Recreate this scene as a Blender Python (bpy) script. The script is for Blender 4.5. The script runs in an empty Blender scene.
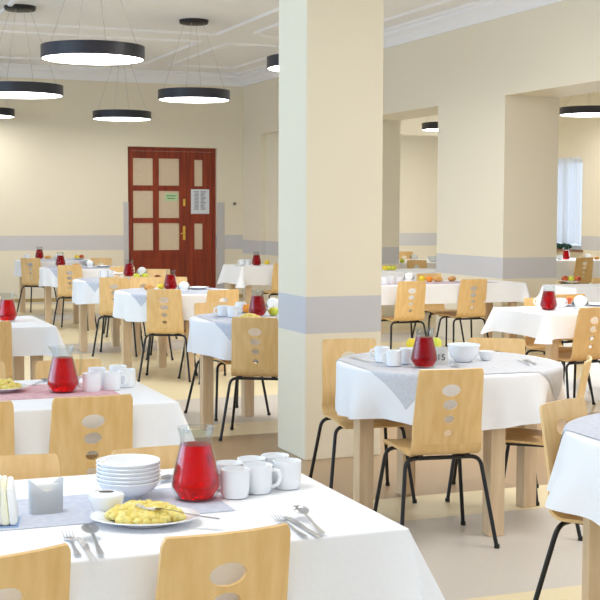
import bpy, bmesh, math, random
from mathutils import Vector, Matrix
random.seed(4)
sc = bpy.context.scene
COL = sc.collection
PI = math.pi
R = math.radians

# ------------------------------------------------------------------ camera
H = 1.50
FPX = 1287.8
YAW, PIT, ROLL = .376291, .0697706, .0036786
fw = Vector((math.sin(YAW)*math.cos(PIT), math.cos(YAW)*math.cos(PIT), -math.sin(PIT)))
rt = Vector((math.cos(YAW), -math.sin(YAW), 0)); up = rt.cross(fw)
c_, s_ = math.cos(ROLL), math.sin(ROLL)
rt, up = rt*c_+up*s_, up*c_-rt*s_
CAM = Vector((0, 0, H))
cam = bpy.data.cameras.new('camera'); camo = bpy.data.objects.new('camera', cam); COL.objects.link(camo)
cam.sensor_width = 36; cam.lens = FPX/600*36; cam.clip_end = 200; cam.clip_start = .05
camo.matrix_world = Matrix(((rt.x, up.x, -fw.x, 0), (rt.y, up.y, -fw.y, 0), (rt.z, up.z, -fw.z, H), (0, 0, 0, 1)))
sc.camera = camo
def ray(x, y): return rt*(x-300)-up*(y-300)+fw*FPX
def at(x, y, Z):                    # where a sight line meets the height Z
    d = ray(x, y); return CAM+d*((Z-H)/d.z)
def atY(x, y, Y): d = ray(x, y); return CAM+d*(Y/d.y)
def atX(x, y, X): d = ray(x, y); return CAM+d*(X/d.x)
def atD(x, y, D): return CAM+ray(x, y)*(D/FPX)

# ------------------------------------------------------------------ materials
def lin(c):
    return tuple(((v/255)/12.92 if v/255 <= .04045 else ((v/255+.055)/1.055)**2.4) for v in c)+(1,)
MATS = {}
def mat(name, col, rough=.5, **kw):
    m = bpy.data.materials.new(name); m.use_nodes = True
    b = m.node_tree.nodes['Principled BSDF']
    b.inputs['Base Color'].default_value = lin(col); b.inputs['Roughness'].default_value = rough
    for k, v in kw.items():
        n = {'metal': 'Metallic', 'trans': 'Transmission Weight', 'ior': 'IOR', 'spec': 'Specular IOR Level', 'coat': 'Coat Weight',
             'sss': 'Subsurface Weight', 'sheen': 'Sheen Weight', 'em': 'Emission Strength'}[k]
        b.inputs[n].default_value = v
        if k == 'em': b.inputs['Emission Color'].default_value = lin(col)
    MATS[name] = m
    return m
def nt(m): return m.node_tree.nodes, m.node_tree.links, m.node_tree.nodes['Principled BSDF']
def noise_mix(m, c1, c2, scale, stretch=(1, 1, 1), detail=3, lo=.35, hi=.65, coord='Object', bump=0, rand=False):
    N, L, b = nt(m)
    tc = N.new('ShaderNodeTexCoord'); mp = N.new('ShaderNodeMapping'); mp.inputs['Scale'].default_value = stretch
    no = N.new('ShaderNodeTexNoise'); no.inputs['Scale'].default_value = scale; no.inputs['Detail'].default_value = detail
    cr = N.new('ShaderNodeValToRGB'); cr.color_ramp.elements[0].position = lo; cr.color_ramp.elements[1].position = hi
    cr.color_ramp.elements[0].color = lin(c1); cr.color_ramp.elements[1].color = lin(c2)
    L.new(tc.outputs[coord], mp.inputs['Vector']); L.new(mp.outputs['Vector'], no.inputs['Vector'])
    L.new(no.outputs['Fac'], cr.inputs['Fac'])
    if rand:
        oi = N.new('ShaderNodeObjectInfo'); ad = N.new('ShaderNodeVectorMath'); ad.operation = 'ADD'
        sc_ = N.new('ShaderNodeMath'); sc_.operation = 'MULTIPLY'; sc_.inputs[1].default_value = 37
        L.new(oi.outputs['Random'], sc_.inputs[0]); L.new(mp.outputs['Vector'], ad.inputs[0]); L.new(sc_.outputs[0], ad.inputs[1])
        L.new(ad.outputs['Vector'], no.inputs['Vector'])
    L.new(cr.outputs['Color'], b.inputs['Base Color'])
    if bump:
        bp = N.new('ShaderNodeBump'); bp.inputs['Strength'].default_value = bump; bp.inputs['Distance'].default_value = .002
        L.new(no.outputs['Fac'], bp.inputs['Height']); L.new(bp.outputs['Normal'], b.inputs['Normal'])
    return m
def zband(name, base, band, z0, z1):        # wall paint with a grey rail painted between two heights
    m = mat(name, base, .6); N, L, b = nt(m)
    g = N.new('ShaderNodeNewGeometry'); sp = N.new('ShaderNodeSeparateXYZ'); L.new(g.outputs['Position'], sp.inputs[0])
    a = N.new('ShaderNodeMath'); a.operation = 'GREATER_THAN'; a.inputs[1].default_value = z0
    c = N.new('ShaderNodeMath'); c.operation = 'LESS_THAN'; c.inputs[1].default_value = z1
    mu = N.new('ShaderNodeMath'); mu.operation = 'MULTIPLY'
    L.new(sp.outputs['Z'], a.inputs[0]); L.new(sp.outputs['Z'], c.inputs[0]); L.new(a.outputs[0], mu.inputs[0]); L.new(c.outputs[0], mu.inputs[1])
    mx = N.new('ShaderNodeMix'); mx.data_type = 'RGBA'; mx.inputs[6].default_value = lin(base); mx.inputs[7].default_value = lin(band)
    L.new(mu.outputs[0], mx.inputs[0]); L.new(mx.outputs[2], b.inputs['Base Color'])
    return m

WALL = (240, 230, 208); BAND = (210, 207, 208)
M_wall = zband('wall_paint', WALL, BAND, .760, .990)
M_far = zband('far_wall_paint', WALL, BAND, .832, 1.072)
M_col = zband('column_paint', (240, 230, 206), (206, 204, 206), .762, .984)
M_ceil = mat('ceiling_paint', (247, 247, 251), .8)
M_guard = mat('corner_guard', (200, 197, 196), .5)
M_beech = noise_mix(mat('beech_plywood', (226, 178, 110), .38), (226, 184, 120), (238, 202, 144), 5, (7, 7, .7), 4, .3, .72, rand=True)
M_leg = noise_mix(mat('beech_leg', (214, 180, 136), .45), (214, 184, 146), (230, 202, 164), 6, (6, 6, .6), 4, .3, .7, rand=True)
M_top = noise_mix(mat('beech_board', (214, 180, 136), .45), (200, 160, 112), (220, 184, 136), 4, (.6, 6, 6), 4, .3, .7)
M_tube = mat('black_tube', (14, 13, 14), .35)
M_cloth = noise_mix(mat('white_cloth', (246, 246, 248), .85, sheen=.1), (244, 244, 247), (248, 248, 251), 220, bump=.02)
M_grey = noise_mix(mat('grey_damask', (198, 200, 208), .7), (204, 206, 213), (214, 216, 223), 60)
M_greyb = noise_mix(mat('blue_grey_damask', (190, 196, 214), .7), (194, 200, 217), (208, 212, 225), 50)
M_pink = noise_mix(mat('pink_damask', (226, 178, 186), .7), (221, 170, 180), (234, 192, 198), 26, bump=.05)
M_china = mat('white_china', (244, 246, 248), .15, coat=.3)
M_steel = mat('steel', (205, 205, 208), .3, metal=.85)
M_juice = mat('red_juice', (236, 8, 8), .0, trans=.85, ior=1.33, spec=.15)
M_juiced = mat('dark_red_juice', (190, 2, 14), .0, trans=.7, ior=1.33, spec=.15)
M_napkin = mat('paper_napkin', (247, 247, 244), .9)
M_napy = noise_mix(mat('yellow_edged_napkin', (245, 243, 225), .9), (250, 244, 200), (250, 249, 238), 40, (1, 1, .1))
M_egg = noise_mix(mat('scrambled_egg', (244, 222, 120), .5, sss=.1), (238, 205, 92), (248, 232, 150), 60)
M_apg = noise_mix(mat('green_apple', (214, 216, 70), .35), (196, 206, 50), (228, 222, 90), 20)
M_apy = noise_mix(mat('yellow_apple', (240, 214, 50), .35), (232, 196, 30), (246, 226, 70), 20)
M_apr = noise_mix(mat('red_apple', (190, 60, 30), .35), (160, 30, 22), (226, 128, 50), 14)
M_ora = noise_mix(mat('orange_peel', (238, 140, 30), .45), (232, 124, 20), (242, 156, 44), 60, bump=.3)
M_lem = mat('lemon_peel', (246, 224, 60), .45)
M_stalk = mat('fruit_stalk', (80, 58, 30), .8)
M_bread = noise_mix(mat('bread_roll', (222, 170, 96), .7), (204, 140, 70), (232, 190, 120), 20)
M_mahog = noise_mix(mat('mahogany', (120, 44, 20), .35), (116, 36, 13), (158, 60, 24), 5, (5, 5, .4), 4, .3, .7)
M_glassp = noise_mix(mat('patterned_glass', (226, 205, 176), .3), (222, 198, 168), (234, 216, 188), 70, (3, 1, .3))
M_brass = mat('brass', (232, 190, 84), .35, metal=.6)
M_paper = mat('notice_paper', (226, 230, 236), .7)
M_sticker = mat('green_sticker', (196, 226, 176), .6)
M_ink = mat('ink', (120, 126, 140), .8)
M_black = mat('black_print', (25, 25, 28), .7)
M_ginkg = mat('green_print', (110, 150, 100), .8)
M_shade = mat('lamp_black', (38, 37, 46), .4)
M_canopy = mat('canopy_black', (30, 26, 26), .5)
M_diff = mat('lamp_diffuser', (255, 253, 250), .5, em=7.5)
M_wire = mat('lamp_wire', (196, 190, 184), .5)
M_sill = mat('brown_sill', (140, 100, 70), .5)
M_frame = mat('white_window_frame', (240, 242, 244), .4)
M_bag = mat('dark_green_fabric', (10, 60, 50), .8)
M_curt = mat('sheer_curtain', (232, 240, 250), .9)
def sheer():
    m = M_curt; N, L, b = nt(m)
    t = N.new('ShaderNodeBsdfTranslucent'); t.inputs['Color'].default_value = lin((240, 246, 255))
    tr = N.new('ShaderNodeBsdfTransparent'); mx = N.new('ShaderNodeMixShader'); mx.inputs[0].default_value = .5
    m2 = N.new('ShaderNodeMixShader'); m2.inputs[0].default_value = .5
    L.new(b.outputs[0], m2.inputs[1]); L.new(t.outputs[0], m2.inputs[2])
    L.new(m2.outputs[0], mx.inputs[1]); L.new(tr.outputs[0], mx.inputs[2])
    L.new(mx.outputs[0], N['Material Output'].inputs['Surface'])
sheer()
def clear_glass(name, col=(255, 255, 255), edge=.12):
    m = bpy.data.materials.new(name); m.use_nodes = True; N, L = m.node_tree.nodes, m.node_tree.links
    N.remove(N['Principled BSDF'])
    tr = N.new('ShaderNodeBsdfTransparent'); tr.inputs[0].default_value = lin(col)
    gl = N.new('ShaderNodeBsdfGlossy'); gl.inputs['Roughness'].default_value = .04
    lw = N.new('ShaderNodeLayerWeight'); lw.inputs['Blend'].default_value = .06
    mx = N.new('ShaderNodeMixShader'); L.new(lw.outputs['Facing'], mx.inputs[0]); L.new(tr.outputs[0], mx.inputs[1]); L.new(gl.outputs[0], mx.inputs[2])
    L.new(mx.outputs[0], N['Material Output'].inputs['Surface'])
    return m
M_glass = clear_glass('clear_glass', (246, 248, 248))
M_pane = clear_glass('window_pane')

# ------------------------------------------------------------------ mesh helpers
def finish(name, bm, m, smooth=True, angle=40):
    bmesh.ops.recalc_face_normals(bm, faces=bm.faces)
    me = bpy.data.meshes.new(name)
    if smooth:
        for f in bm.faces: f.smooth = True
        for e in bm.edges:
            if len(e.link_faces) == 2 and e.calc_face_angle(0) > R(angle): e.smooth = False
    bm.to_mesh(me); bm.free()
    if m: me.materials.append(m)
    return me
def obj(name, me, parent=None, loc=None):
    o = bpy.data.objects.new(name, me); COL.objects.link(o)
    if loc is not None: o.location = loc
    if parent: o.parent = parent
    return o
def tag(o, label, cat, group=None, kind=None):
    if label: o['label'] = label
    if cat: o['category'] = cat
    if group: o['group'] = group
    if kind: o['kind'] = kind
    return o
def struct(name, bm, m, parent=None, **k):
    o = obj(name, finish(name, bm, m, **k), parent)
    if not parent: o['kind'] = 'structure'
    return o
def empty(name, loc=(0, 0, 0), rz=0):
    o = bpy.data.objects.new(name, None); COL.objects.link(o); o.location = loc; o.rotation_euler = (0, 0, rz); o.empty_display_size = .1
    return o
def add_box(bm, x0, x1, y0, y1, z0, z1, bevel=0):
    r = bmesh.ops.create_cube(bm, size=1)
    vs = r['verts']
    for v in vs:
        v.co = Vector(((x0+x1)/2+v.co.x*(x1-x0), (y0+y1)/2+v.co.y*(y1-y0), (z0+z1)/2+v.co.z*(z1-z0)))
    if bevel:
        es = list({e for v in vs for e in v.link_edges})
        bmesh.ops.bevel(bm, geom=es, offset=bevel, segments=2, affect='EDGES', profile=.5)
    return bm
def box(*a, bevel=0): return add_box(bmesh.new(), *a, bevel=bevel)
def add_lathe(bm, prof, n=32, cap0=True, cap1=False, loc=(0, 0, 0), sx=1, sy=1):
    rings = []
    for r, z in prof:
        rings.append([bm.verts.new((loc[0]+r*sx*math.cos(2*PI*i/n), loc[1]+r*sy*math.sin(2*PI*i/n), loc[2]+z)) for i in range(n)])
    for a, b in zip(rings, rings[1:]):
        for i in range(n): bm.faces.new((a[i], a[(i+1) % n], b[(i+1) % n], b[i]))
    if cap0: bm.faces.new(rings[0][::-1])
    if cap1: bm.faces.new(rings[-1])
    return rings
def lathe(prof, n=32, **k):
    bm = bmesh.new(); add_lathe(bm, prof, n, **k); return bm
def add_tube(bm, pts, r, n=10, closed=False, r2=None):
    pts = [Vector(p) for p in pts]; m = len(pts)
    rings = []; prev = None
    for i, p in enumerate(pts):
        if closed: t = (pts[(i+1) % m]-pts[i-1]).normalized()
        else: t = (pts[min(i+1, m-1)]-pts[max(i-1, 0)]).normalized()
        if prev is None:
            a = Vector((0, 0, 1)) if abs(t.z) < .9 else Vector((1, 0, 0))
            nn = (a-t*a.dot(t)).normalized()
        else: nn = (prev-t*prev.dot(t)).normalized()
        prev = nn; b = t.cross(nn)
        rr = r if r2 is None else r+(r2-r)*i/(m-1)
        rings.append([bm.verts.new(p+nn*rr*math.cos(2*PI*k/n)+b*rr*math.sin(2*PI*k/n)) for k in range(n)])
    prs = list(zip(rings, rings[1:]))+([(rings[-1], rings[0])] if closed else [])
    for a, b in prs:
        for k in range(n): bm.faces.new((a[k], a[(k+1) % n], b[(k+1) % n], b[k]))
    if not closed:
        bm.faces.new(rings[0][::-1]); bm.faces.new(rings[-1])
    return bm
def tube(pts, r, **k): return add_tube(bmesh.new(), pts, r, **k)
def fillet(p, a, b, rad, n=6):      # bend at p coming from a going to b
    p, a, b = Vector(p), Vector(a), Vector(b)
    s = p+(a-p).normalized()*rad; e = p+(b-p).normalized()*rad
    return [((1-t)**2)*s+2*t*(1-t)*p+t*t*e for t in [i/n for i in range(n+1)]]
def add_ball(bm, c, r, sx=1, sy=1, sz=1, sub=2):
    x = bmesh.ops.create_icosphere(bm, subdivisions=sub, radius=r)
    for v in x['verts']: v.co = Vector((c[0]+v.co.x*sx, c[1]+v.co.y*sy, c[2]+v.co.z*sz))
    return x['verts']

# A kind is a list of (name, mesh, parent index, offset, extra); spawn() links one individual of it
KINDS = {}
def kind(key, parts): KINDS[key] = parts
def spawn(key, loc, rz=0, label=None, cat=None, group=None, mats=None, scale=None):
    made = []
    for nm, me, pi, off in KINDS[key]:
        o = bpy.data.objects.new(nm, me); COL.objects.link(o)
        if pi is None:
            o.location = loc; o.rotation_euler = (0, 0, rz)
            if scale: o.scale = (scale,)*3
        else:
            o.parent = made[pi]; o.location = off
        made.append(o)
    tag(made[0], label, cat, group)
    return made[0]

# ------------------------------------------------------------------ chair
ZT = .81
def chair_kind():
    ctr = [(-.235, ZT), (-.222, .74), (-.207, .66), (-.192, .58), (-.178, .51), (-.170, .470)]
    P0 = Vector((-.170, .470)); P1 = Vector((-.158, .412)); P2 = Vector((-.095, .418))
    bend = [tuple(((1-t)**2)*P0+2*t*(1-t)*P1+t*t*P2) for t in [i/8 for i in range(9)]]
    seat = [(-.04, .423), (.03, .428), (.10, .431), (.16, .431), (.20, .427), (.225, .418), (.238, .404)]
    def width(y, z):
        if z > .47: return .300+(.325-.300)*(ZT-z)/(ZT-.47)
        if y < -.095: return .328
        return .328+.03*min(1, (y+.095)/.2)
    def shell(line, name, resample):
        # resample the line evenly
        L = [0]
        for a, b in zip(line, line[1:]): L.append(L[-1]+math.dist(a, b))
        pts = []
        for i in range(resample+1):
            s = L[-1]*i/resample
            k = max(j for j in range(len(L)) if L[j] <= s+1e-9); k = min(k, len(L)-2)
            t = (s-L[k])/(L[k+1]-L[k])
            pts.append(Vector(line[k])*(1-t)+Vector(line[k+1])*t)
        nx = 16; th = .0055
        bm = bmesh.new(); F = []; B = []
        for i, p in enumerate(pts):
            t = (pts[min(i+1, len(pts)-1)]-pts[max(i-1, 0)]).normalized()
            n = Vector((-t.y, t.x))
            w = width(p.x, p.y)
            if name == 'backrest' and i < 2: w -= (.016, .004)[i]
            if name == 'seat' and i >= len(pts)-3: w -= (.006, .02, .05)[i-len(pts)+3]
            sag = .018*max(0, min(1, (p.y-.44)/.12))
            ro = []; rb = []
            for j in range(nx+1):
                u = 2*j/nx-1
                y = p.x+sag*u*u; x = u*w/2
                ro.append(bm.verts.new((x, y+n.x*th, p.y+n.y*th))); rb.append(bm.verts.new((x, y-n.x*th, p.y-n.y*th)))
            F.append(ro); B.append(rb)
        m = len(pts)
        for i in range(m-1):
            for j in range(nx):
                bm.faces.new((F[i][j], F[i][j+1], F[i+1][j+1], F[i+1][j])); bm.faces.new((B[i][j], B[i+1][j], B[i+1][j+1], B[i][j+1]))
            bm.faces.new((F[i][0], F[i+1][0], B[i+1][0], B[i][0])); bm.faces.new((F[i][nx], B[i][nx], B[i+1][nx], F[i+1][nx]))
        for j in range(nx):
            bm.faces.new((F[0][j], B[0][j], B[0][j+1], F[0][j+1])); bm.faces.new((F[-1][j], F[-1][j+1], B[-1][j+1], B[-1][j]))
        bmesh.ops.recalc_face_normals(bm, faces=bm.faces)
        return bm
    back = finish('backrest', shell(ctr, 'backrest', 30), M_beech)
    st = finish('seat', shell(bend+seat, 'seat', 26), M_beech)
    # four oval holes, large above small
    bo = bpy.data.objects.new('tmp', back); COL.objects.link(bo)
    bm = bmesh.new()
    for z, w, h in ((.715, .088, .055), (.650, .068, .046), (.584, .050, .036), (.520, .040, .030)):
        n = 28
        ra = [bm.verts.new((w/2*math.cos(2*PI*i/n), -.35, z+h/2*math.sin(2*PI*i/n))) for i in range(n)]
        rb = [bm.verts.new((v.co.x, -.05, v.co.z)) for v in ra]
        for i in range(n): bm.faces.new((ra[i], ra[(i+1) % n], rb[(i+1) % n], rb[i]))
        bm.faces.new(ra[::-1]); bm.faces.new(rb)
    co = bpy.data.objects.new('tmp_cut', finish('cut', bm, None, smooth=False)); COL.objects.link(co)
    md = bo.modifiers.new('b', 'BOOLEAN'); md.object = co; md.operation = 'DIFFERENCE'; md.solver = 'EXACT'
    dg = bpy.context.evaluated_depsgraph_get()
    me = bpy.data.meshes.new_from_object(bo.evaluated_get(dg)); me.name = 'backrest'
    bpy.data.objects.remove(bo); bpy.data.objects.remove(co)
    bm = bmesh.new(); bm.from_mesh(me)
    for f in bm.faces: f.smooth = True
    for e in bm.edges: e.smooth = not (len(e.link_faces) == 2 and e.calc_face_angle(0) > R(35))
    bm.to_mesh(me); bm.free()
    if not me.materials: me.materials.append(M_beech)
    parts = [('dining_chair', None, None, None), ('backrest', me, 0, (0, 0, 0)), ('seat', st, 0, (0, 0, 0))]
    r = .0095
    for yt, yf, xf, xt in ((-.120, -.215, .225, .175), (.155, .215, .228, .178)):
        zt = .400
        for s in (-1, 1):
            foot = (s*xf, yf, 0.0); top = (s*xt, yt, zt); mid = (0, yt, zt)
            pts = [foot, Vector(foot).lerp(Vector(top), .5)]+fillet(top, foot, mid, .045)
            bm = tube(pts, r)
            add_tube(bm, [(s*xf, yf, 0), (s*xf*.997, yf*.997, .018)], r+.003)
            parts.append(('leg', finish('leg', bm, M_tube), 0, (0, 0, 0)))
        parts.append(('crossbar', finish('crossbar', tube([(-xt+.045, yt, zt), (xt-.045, yt, zt)], r), M_tube), 0, (0, 0, 0)))
    for s in (-1, 1):
        parts.append(('seat_bracket', finish('seat_bracket', box(s*.11-.012, s*.11+.012, -.135, .14, .402, .418), M_tube, smooth=False), 0, (0, 0, 0)))
    kind('chair', parts)
chair_kind()
CG = 'beech dining chairs'
def chair_w(x, y, rot, label):      # x, y: middle of the top edge of the back; rot 0 faces the far wall
    a = R(rot); off = Vector((0, -.235)); c, s = math.cos(a), math.sin(a)
    bx, by = x-(c*off.x-s*off.y), y-(s*off.x+c*off.y)
    return spawn('chair', (bx, by, 0), a, label, 'chair', CG)
def chair(px, py, rot, label, dx=0, dy=0):
    p = at(px, py, ZT); return chair_w(p.x+dx, p.y+dy, rot, label)
def face(px, py, cx, cy):
    p = at(px, py, ZT); return math.degrees(math.atan2(-(cx-p.x), cy-p.y))

# ------------------------------------------------------------------ tables and cloths
T = .752
def round_table(cx, cy, label, turn=0):
    t = empty('round_table', (cx, cy, 0)); tag(t, label, 'table', 'round tables')
    obj('tabletop', finish('tabletop', lathe([(.0, .722), (.53, .722), (.535, .727), (.535, .747), (.53, .752)], 64, cap0=False, cap1=True), M_top), t)
    for k in range(4):
        a = k*PI/2+R(turn)
        bm = box(-.038, .038, -.038, .038, 0, .722, bevel=.004)
        obj('leg', finish('leg', bm, M_leg, smooth=False), t, (.455*math.cos(a), .455*math.sin(a), 0)).rotation_euler.z = R(turn)
    bm = bmesh.new()
    for k in range(2):
        if k == 0: add_box(bm, -.417, .417, -.012, .012, .66, .722)
        else: add_box(bm, -.012, .012, -.417, .417, .66, .722)
    obj('apron', finish('apron', bm, M_top, smooth=False), t).rotation_euler.z = R(turn)
    return t
FLARE = {}; AMP = set()
def cloth_pos(th, l, Rr, drop, seed, lift=0.0):
    """unfolded polar distance l from the centre of a round cloth on a disc of radius Rr -> position"""
    k = 11
    wav = math.sin(k*th+seed)+.7*math.sin((k-4)*th+2.1*seed)+.5*math.sin((k+7)*th-seed)
    rb = .012
    if l <= Rr: return Vector((l*math.cos(th), l*math.sin(th), T+.004+lift))
    d = l-Rr
    if d < rb*PI/2:
        a = d/rb; r = Rr+rb*math.sin(a); z = T+.004-rb*(1-math.cos(a)); r += lift*math.sin(a); z += lift*math.cos(a)
    else:
        q = (d-rb*PI/2)/drop
        r = Rr+rb+lift+FLARE.get(seed, -.004)*q+(.027 if seed in AMP else .0165)*wav*min(1, q*1.2)*q**.6; z = T+.004-rb-(d-rb*PI/2)
    return Vector((r*math.cos(th), r*math.sin(th), z))
def round_cloth(cx, cy, label, seed, drop=.222):
    bm = bmesh.new(); n = 160; Rr = .541
    ls = [.12, .3, .45, .52]+[Rr+.012*PI/2*i/4 for i in range(5)]+[Rr+.019+drop*i/10 for i in range(1, 11)]
    c0 = bm.verts.new((0, 0, T+.004)); rings = []
    for l in ls:
        ring = []
        for i in range(n):
            th = 2*PI*i/n; ll = l
            if l > Rr+.02: ll = l+(l-Rr)/drop*.012*math.sin(4*th+seed)
            ring.append(bm.verts.new(cloth_pos(th, ll, Rr, drop, seed)))
        rings.append(ring)
    for i in range(n): bm.faces.new((c0, rings[0][i], rings[0][(i+1) % n]))
    for a, b in zip(rings, rings[1:]):
        for i in range(n): bm.faces.new((a[i], a[(i+1) % n], b[(i+1) % n], b[i]))
    o = obj('tablecloth', finish('tablecloth', bm, M_cloth), None, (cx, cy, 0)); tag(o, label, 'tablecloth', 'white tablecloths')
    return o
def overlay(cx, cy, label, seed, m, ang=42, half=.525, drop=.222):
    bm = bmesh.new(); n = 110; Rr = .541; V = []
    a = R(ang-45)
    for i in range(n+1):
        row = []
        for j in range(n+1):
            x, y = (2*i/n-1)*half, (2*j/n-1)*half
            x, y = x*math.cos(a)-y*math.sin(a), x*math.sin(a)+y*math.cos(a)
            row.append(bm.verts.new(cloth_pos(math.atan2(y, x), math.hypot(x, y), Rr, drop, seed, .0028)))
        V.append(row)
    for i in range(n):
        for j in range(n): bm.faces.new((V[i][j], V[i+1][j], V[i+1][j+1], V[i][j+1]))
    o = obj('table_overlay', finish('table_overlay', bm, m), None, (cx, cy, 0)); tag(o, label, 'tablecloth', 'grey table overlays')
    return o
def rect_table(x0, x1, y0, y1, label, inset=.10):
    t = empty('rectangular_table', ((x0+x1)/2, (y0+y1)/2, 0)); tag(t, label, 'table', 'rectangular tables')
    hx, hy = (x1-x0)/2-.014, (y1-y0)/2-.014
    obj('tabletop', finish('tabletop', box(-hx, hx, -hy, hy, .722, .752, bevel=.003), M_top, smooth=False), t)
    for sx in (-1, 1):
        for sy in (-1, 1):
            obj('leg', finish('leg', box(-.036, .036, -.036, .036, 0, .722, bevel=.004), M_leg, smooth=False), t, (sx*(hx-inset), sy*(hy-inset+.03), 0))
    bm = bmesh.new()
    for s in (-1, 1):
        add_box(bm, -hx+inset+.036, hx-inset-.036, s*(hy-inset+.03)-.011, s*(hy-inset+.03)+.011, .65, .722)
    obj('apron', finish('apron', bm, M_top, smooth=False), t)
    return t
def rect_cloth(x0, x1, y0, y1, label, drop=.18, seed=0, flare=.018):
    bm = bmesh.new(); cx, cy = (x0+x1)/2, (y0+y1)/2; hx, hy = (x1-x0)/2, (y1-y0)/2
    per = []                                                    # perimeter points (x, y, outward normal, cornerness)
    def side(ax, ay, bx, by, nx_, ny_):
        L = math.hypot(bx-ax, by-ay); k = max(10, int(L/.03))
        for i in range(k):
            t = i/k; dl = min(t, 1-t)*L
            per.append((ax+(bx-ax)*t, ay+(by-ay)*t, nx_, ny_, math.exp(-dl/.05), t*L))
        for i in range(7):                                      # the corner: the normal turns
            a = i/7*PI/2; c, s = math.cos(a), math.sin(a)
            per.append((bx, by, nx_*c-ny_*s, nx_*s+ny_*c, 1, L))
    side(-hx, -hy, hx, -hy, 0, -1); side(hx, -hy, hx, hy, 1, 0); side(hx, hy, -hx, hy, 0, 1); side(-hx, hy, -hx, -hy, -1, 0)
    n = len(per); rings = []; rb = .006
    rows = [-1, 0]+[i/3 for i in range(1, 4)]+[1+i/8 for i in range(1, 9)]
    for r_ in rows:
        ring = []
        for (x, y, a, b, co, s) in per:
            bx, by = x*(hx-rb)/hx, y*(hy-rb)/hy
            if r_ < 0:
                ring.append(bm.verts.new((x*(hx-.07)/hx, y*(hy-.07)/hy, T+.004))); continue
            if r_ <= 1:
                g = r_*PI/2; o = rb*math.sin(g); z = T+.004-rb*(1-math.cos(g))
            else:
                q = r_-1
                w = math.sin(s*16+seed)*.007+math.sin(s*7+2*seed)*.006
                o = rb+q*(flare+w)+co*co*.07*q; z = T+.004-rb-q*(drop-rb+co*co*.03)
            ring.append(bm.verts.new((bx+a*o, by+b*o, z)))
        rings.append(ring)
    for a, b in zip(rings, rings[1:]):
        for i in range(n): bm.faces.new((a[i], a[(i+1) % n], b[(i+1) % n], b[i]))
    bm.faces.new(rings[0])
    bmesh.ops.remove_doubles(bm, verts=bm.verts, dist=1e-5)
    o = obj('tablecloth', finish('tablecloth', bm, M_cloth), None, (cx, cy, 0)); tag(o, label, 'tablecloth', 'white tablecloths')
    return o
TZ = T+.0045            # top of a cloth
def runner(x0, x1, y0, y1, m, label, rot=0):
    bm = bmesh.new(); cx, cy = (x0+x1)/2, (y0+y1)/2
    add_box(bm, x0-cx, x1-cx, y0-cy, y1-cy, 0, .0018)
    o = obj('table_runner', finish('table_runner', bm, m, smooth=False), None, (cx, cy, T+.0046)); o.rotation_euler.z = R(rot)
    tag(o, label, 'table runner', 'table runners')
    return o

# ------------------------------------------------------------------ tableware kinds
def mk_mug():
    prof = [(.026, 0), (.031, .002), (.0335, .009), (.0350, .025), (.0358, .070), (.0360, .0715), (.0343, .072), (.0333, .070), (.0325, .018), (.026, .008), (0.001, .007)]
    prof = [(r*1.07, z*1.05) for r, z in prof]
    body = finish('mug', lathe(prof, 36, cap1=True), M_china)
    pts = [(.034, 0, .059), (.043, 0, .061), (.053, 0, .057), (.058, 0, .046), (.0565, 0, .032), (.049, 0, .021), (.036, 0, .017)]
    bm = bmesh.new(); add_tube(bm, smooth_line(pts), .0052, n=8)
    kind('mug', [('mug', body, None, None), ('handle', finish('handle', bm, M_china), 0, (0, 0, 0))])
def smooth_line(p, k=4):
    p = [Vector(q) for q in p]; out = []
    for i in range(len(p)-1):
        a, b, c, d = p[max(i-1, 0)], p[i], p[i+1], p[min(i+2, len(p)-1)]
        for j in range(k):
            t = j/k
            out.append(.5*((2*b)+(c-a)*t+(2*a-5*b+4*c-d)*t*t+(3*b-a-3*c+d)*t**3))
    out.append(p[-1]); return out
mk_mug()
def mk_jug(key, mj, fill=.142):
    sh = [(.046, 0), (.050, .004), (.0605, .034), (.0610, .040), (.0585, .055), (.0505, .095), (.0415, .135), (.0385, .150), (.0380, .158), (.0410, .170), (.0450, .186)]
    sh = [(r*1.07, z) for r, z in sh]
    bm = bmesh.new(); n = 40
    rings = add_lathe(bm, sh, n)
    inner = [(r-.0025, z) for r, z in sh[::-1] if z > .01]
    rin = add_lathe(bm, inner, n, cap0=False, cap1=True)
    for i in range(n): bm.faces.new((rings[-1][i], rings[-1][(i+1) % n], rin[0][(i+1) % n], rin[0][i]))
    for v in bm.verts:                                          # spout
        if v.co.z > .150:
            a = math.atan2(v.co.y, v.co.x); f = max(0, math.cos(a-PI))**6*(v.co.z-.150)/.036
            v.co.x -= .014*f; v.co.z += .003*f
    g = finish('juice_jug', bm, M_glass)
    hp = smooth_line([(.043, 0, .166), (.056, 0, .172), (.072, 0, .160), (.078, 0, .130), (.074, 0, .090), (.066, 0, .062), (.0625, 0, .054)])
    h = finish('handle', tube(hp, .0058, n=8), M_glass)
    jp = [(.001, .006), (.044, .006)]+[(r-.0034, z) for r, z in sh if .006 < z < fill]
    rf = (.0415+(.0385-.0415)*(fill-.135)/.015)*1.07-.0034
    jp += [(rf, fill), (.001, fill)]
    kind(key, [('juice_jug', g, None, None), ('handle', h, 0, (0, 0, 0)), ('juice', finish('juice', lathe(jp, 40, cap0=True, cap1=True), mj), 0, (0, 0, 0))])
mk_jug('jug', M_juice); mk_jug('jugd', M_juiced)
def mk_bowl(key, r=.080, h=.045):
    prof = [(.034, 0), (.036, .004), (.040, .006), (r*.78, h*.45), (r*.93, h*.78), (r, h), (r-.002, h+.0018), (r-.006, h), (r*.86, h*.72), (r*.68, h*.42), (.034, .009), (.001, .008)]
    kind(key, [('bowl', finish('bowl', lathe(prof, 48, cap1=True), M_china), None, None)])
mk_bowl('bowl', .083, .046)
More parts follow.
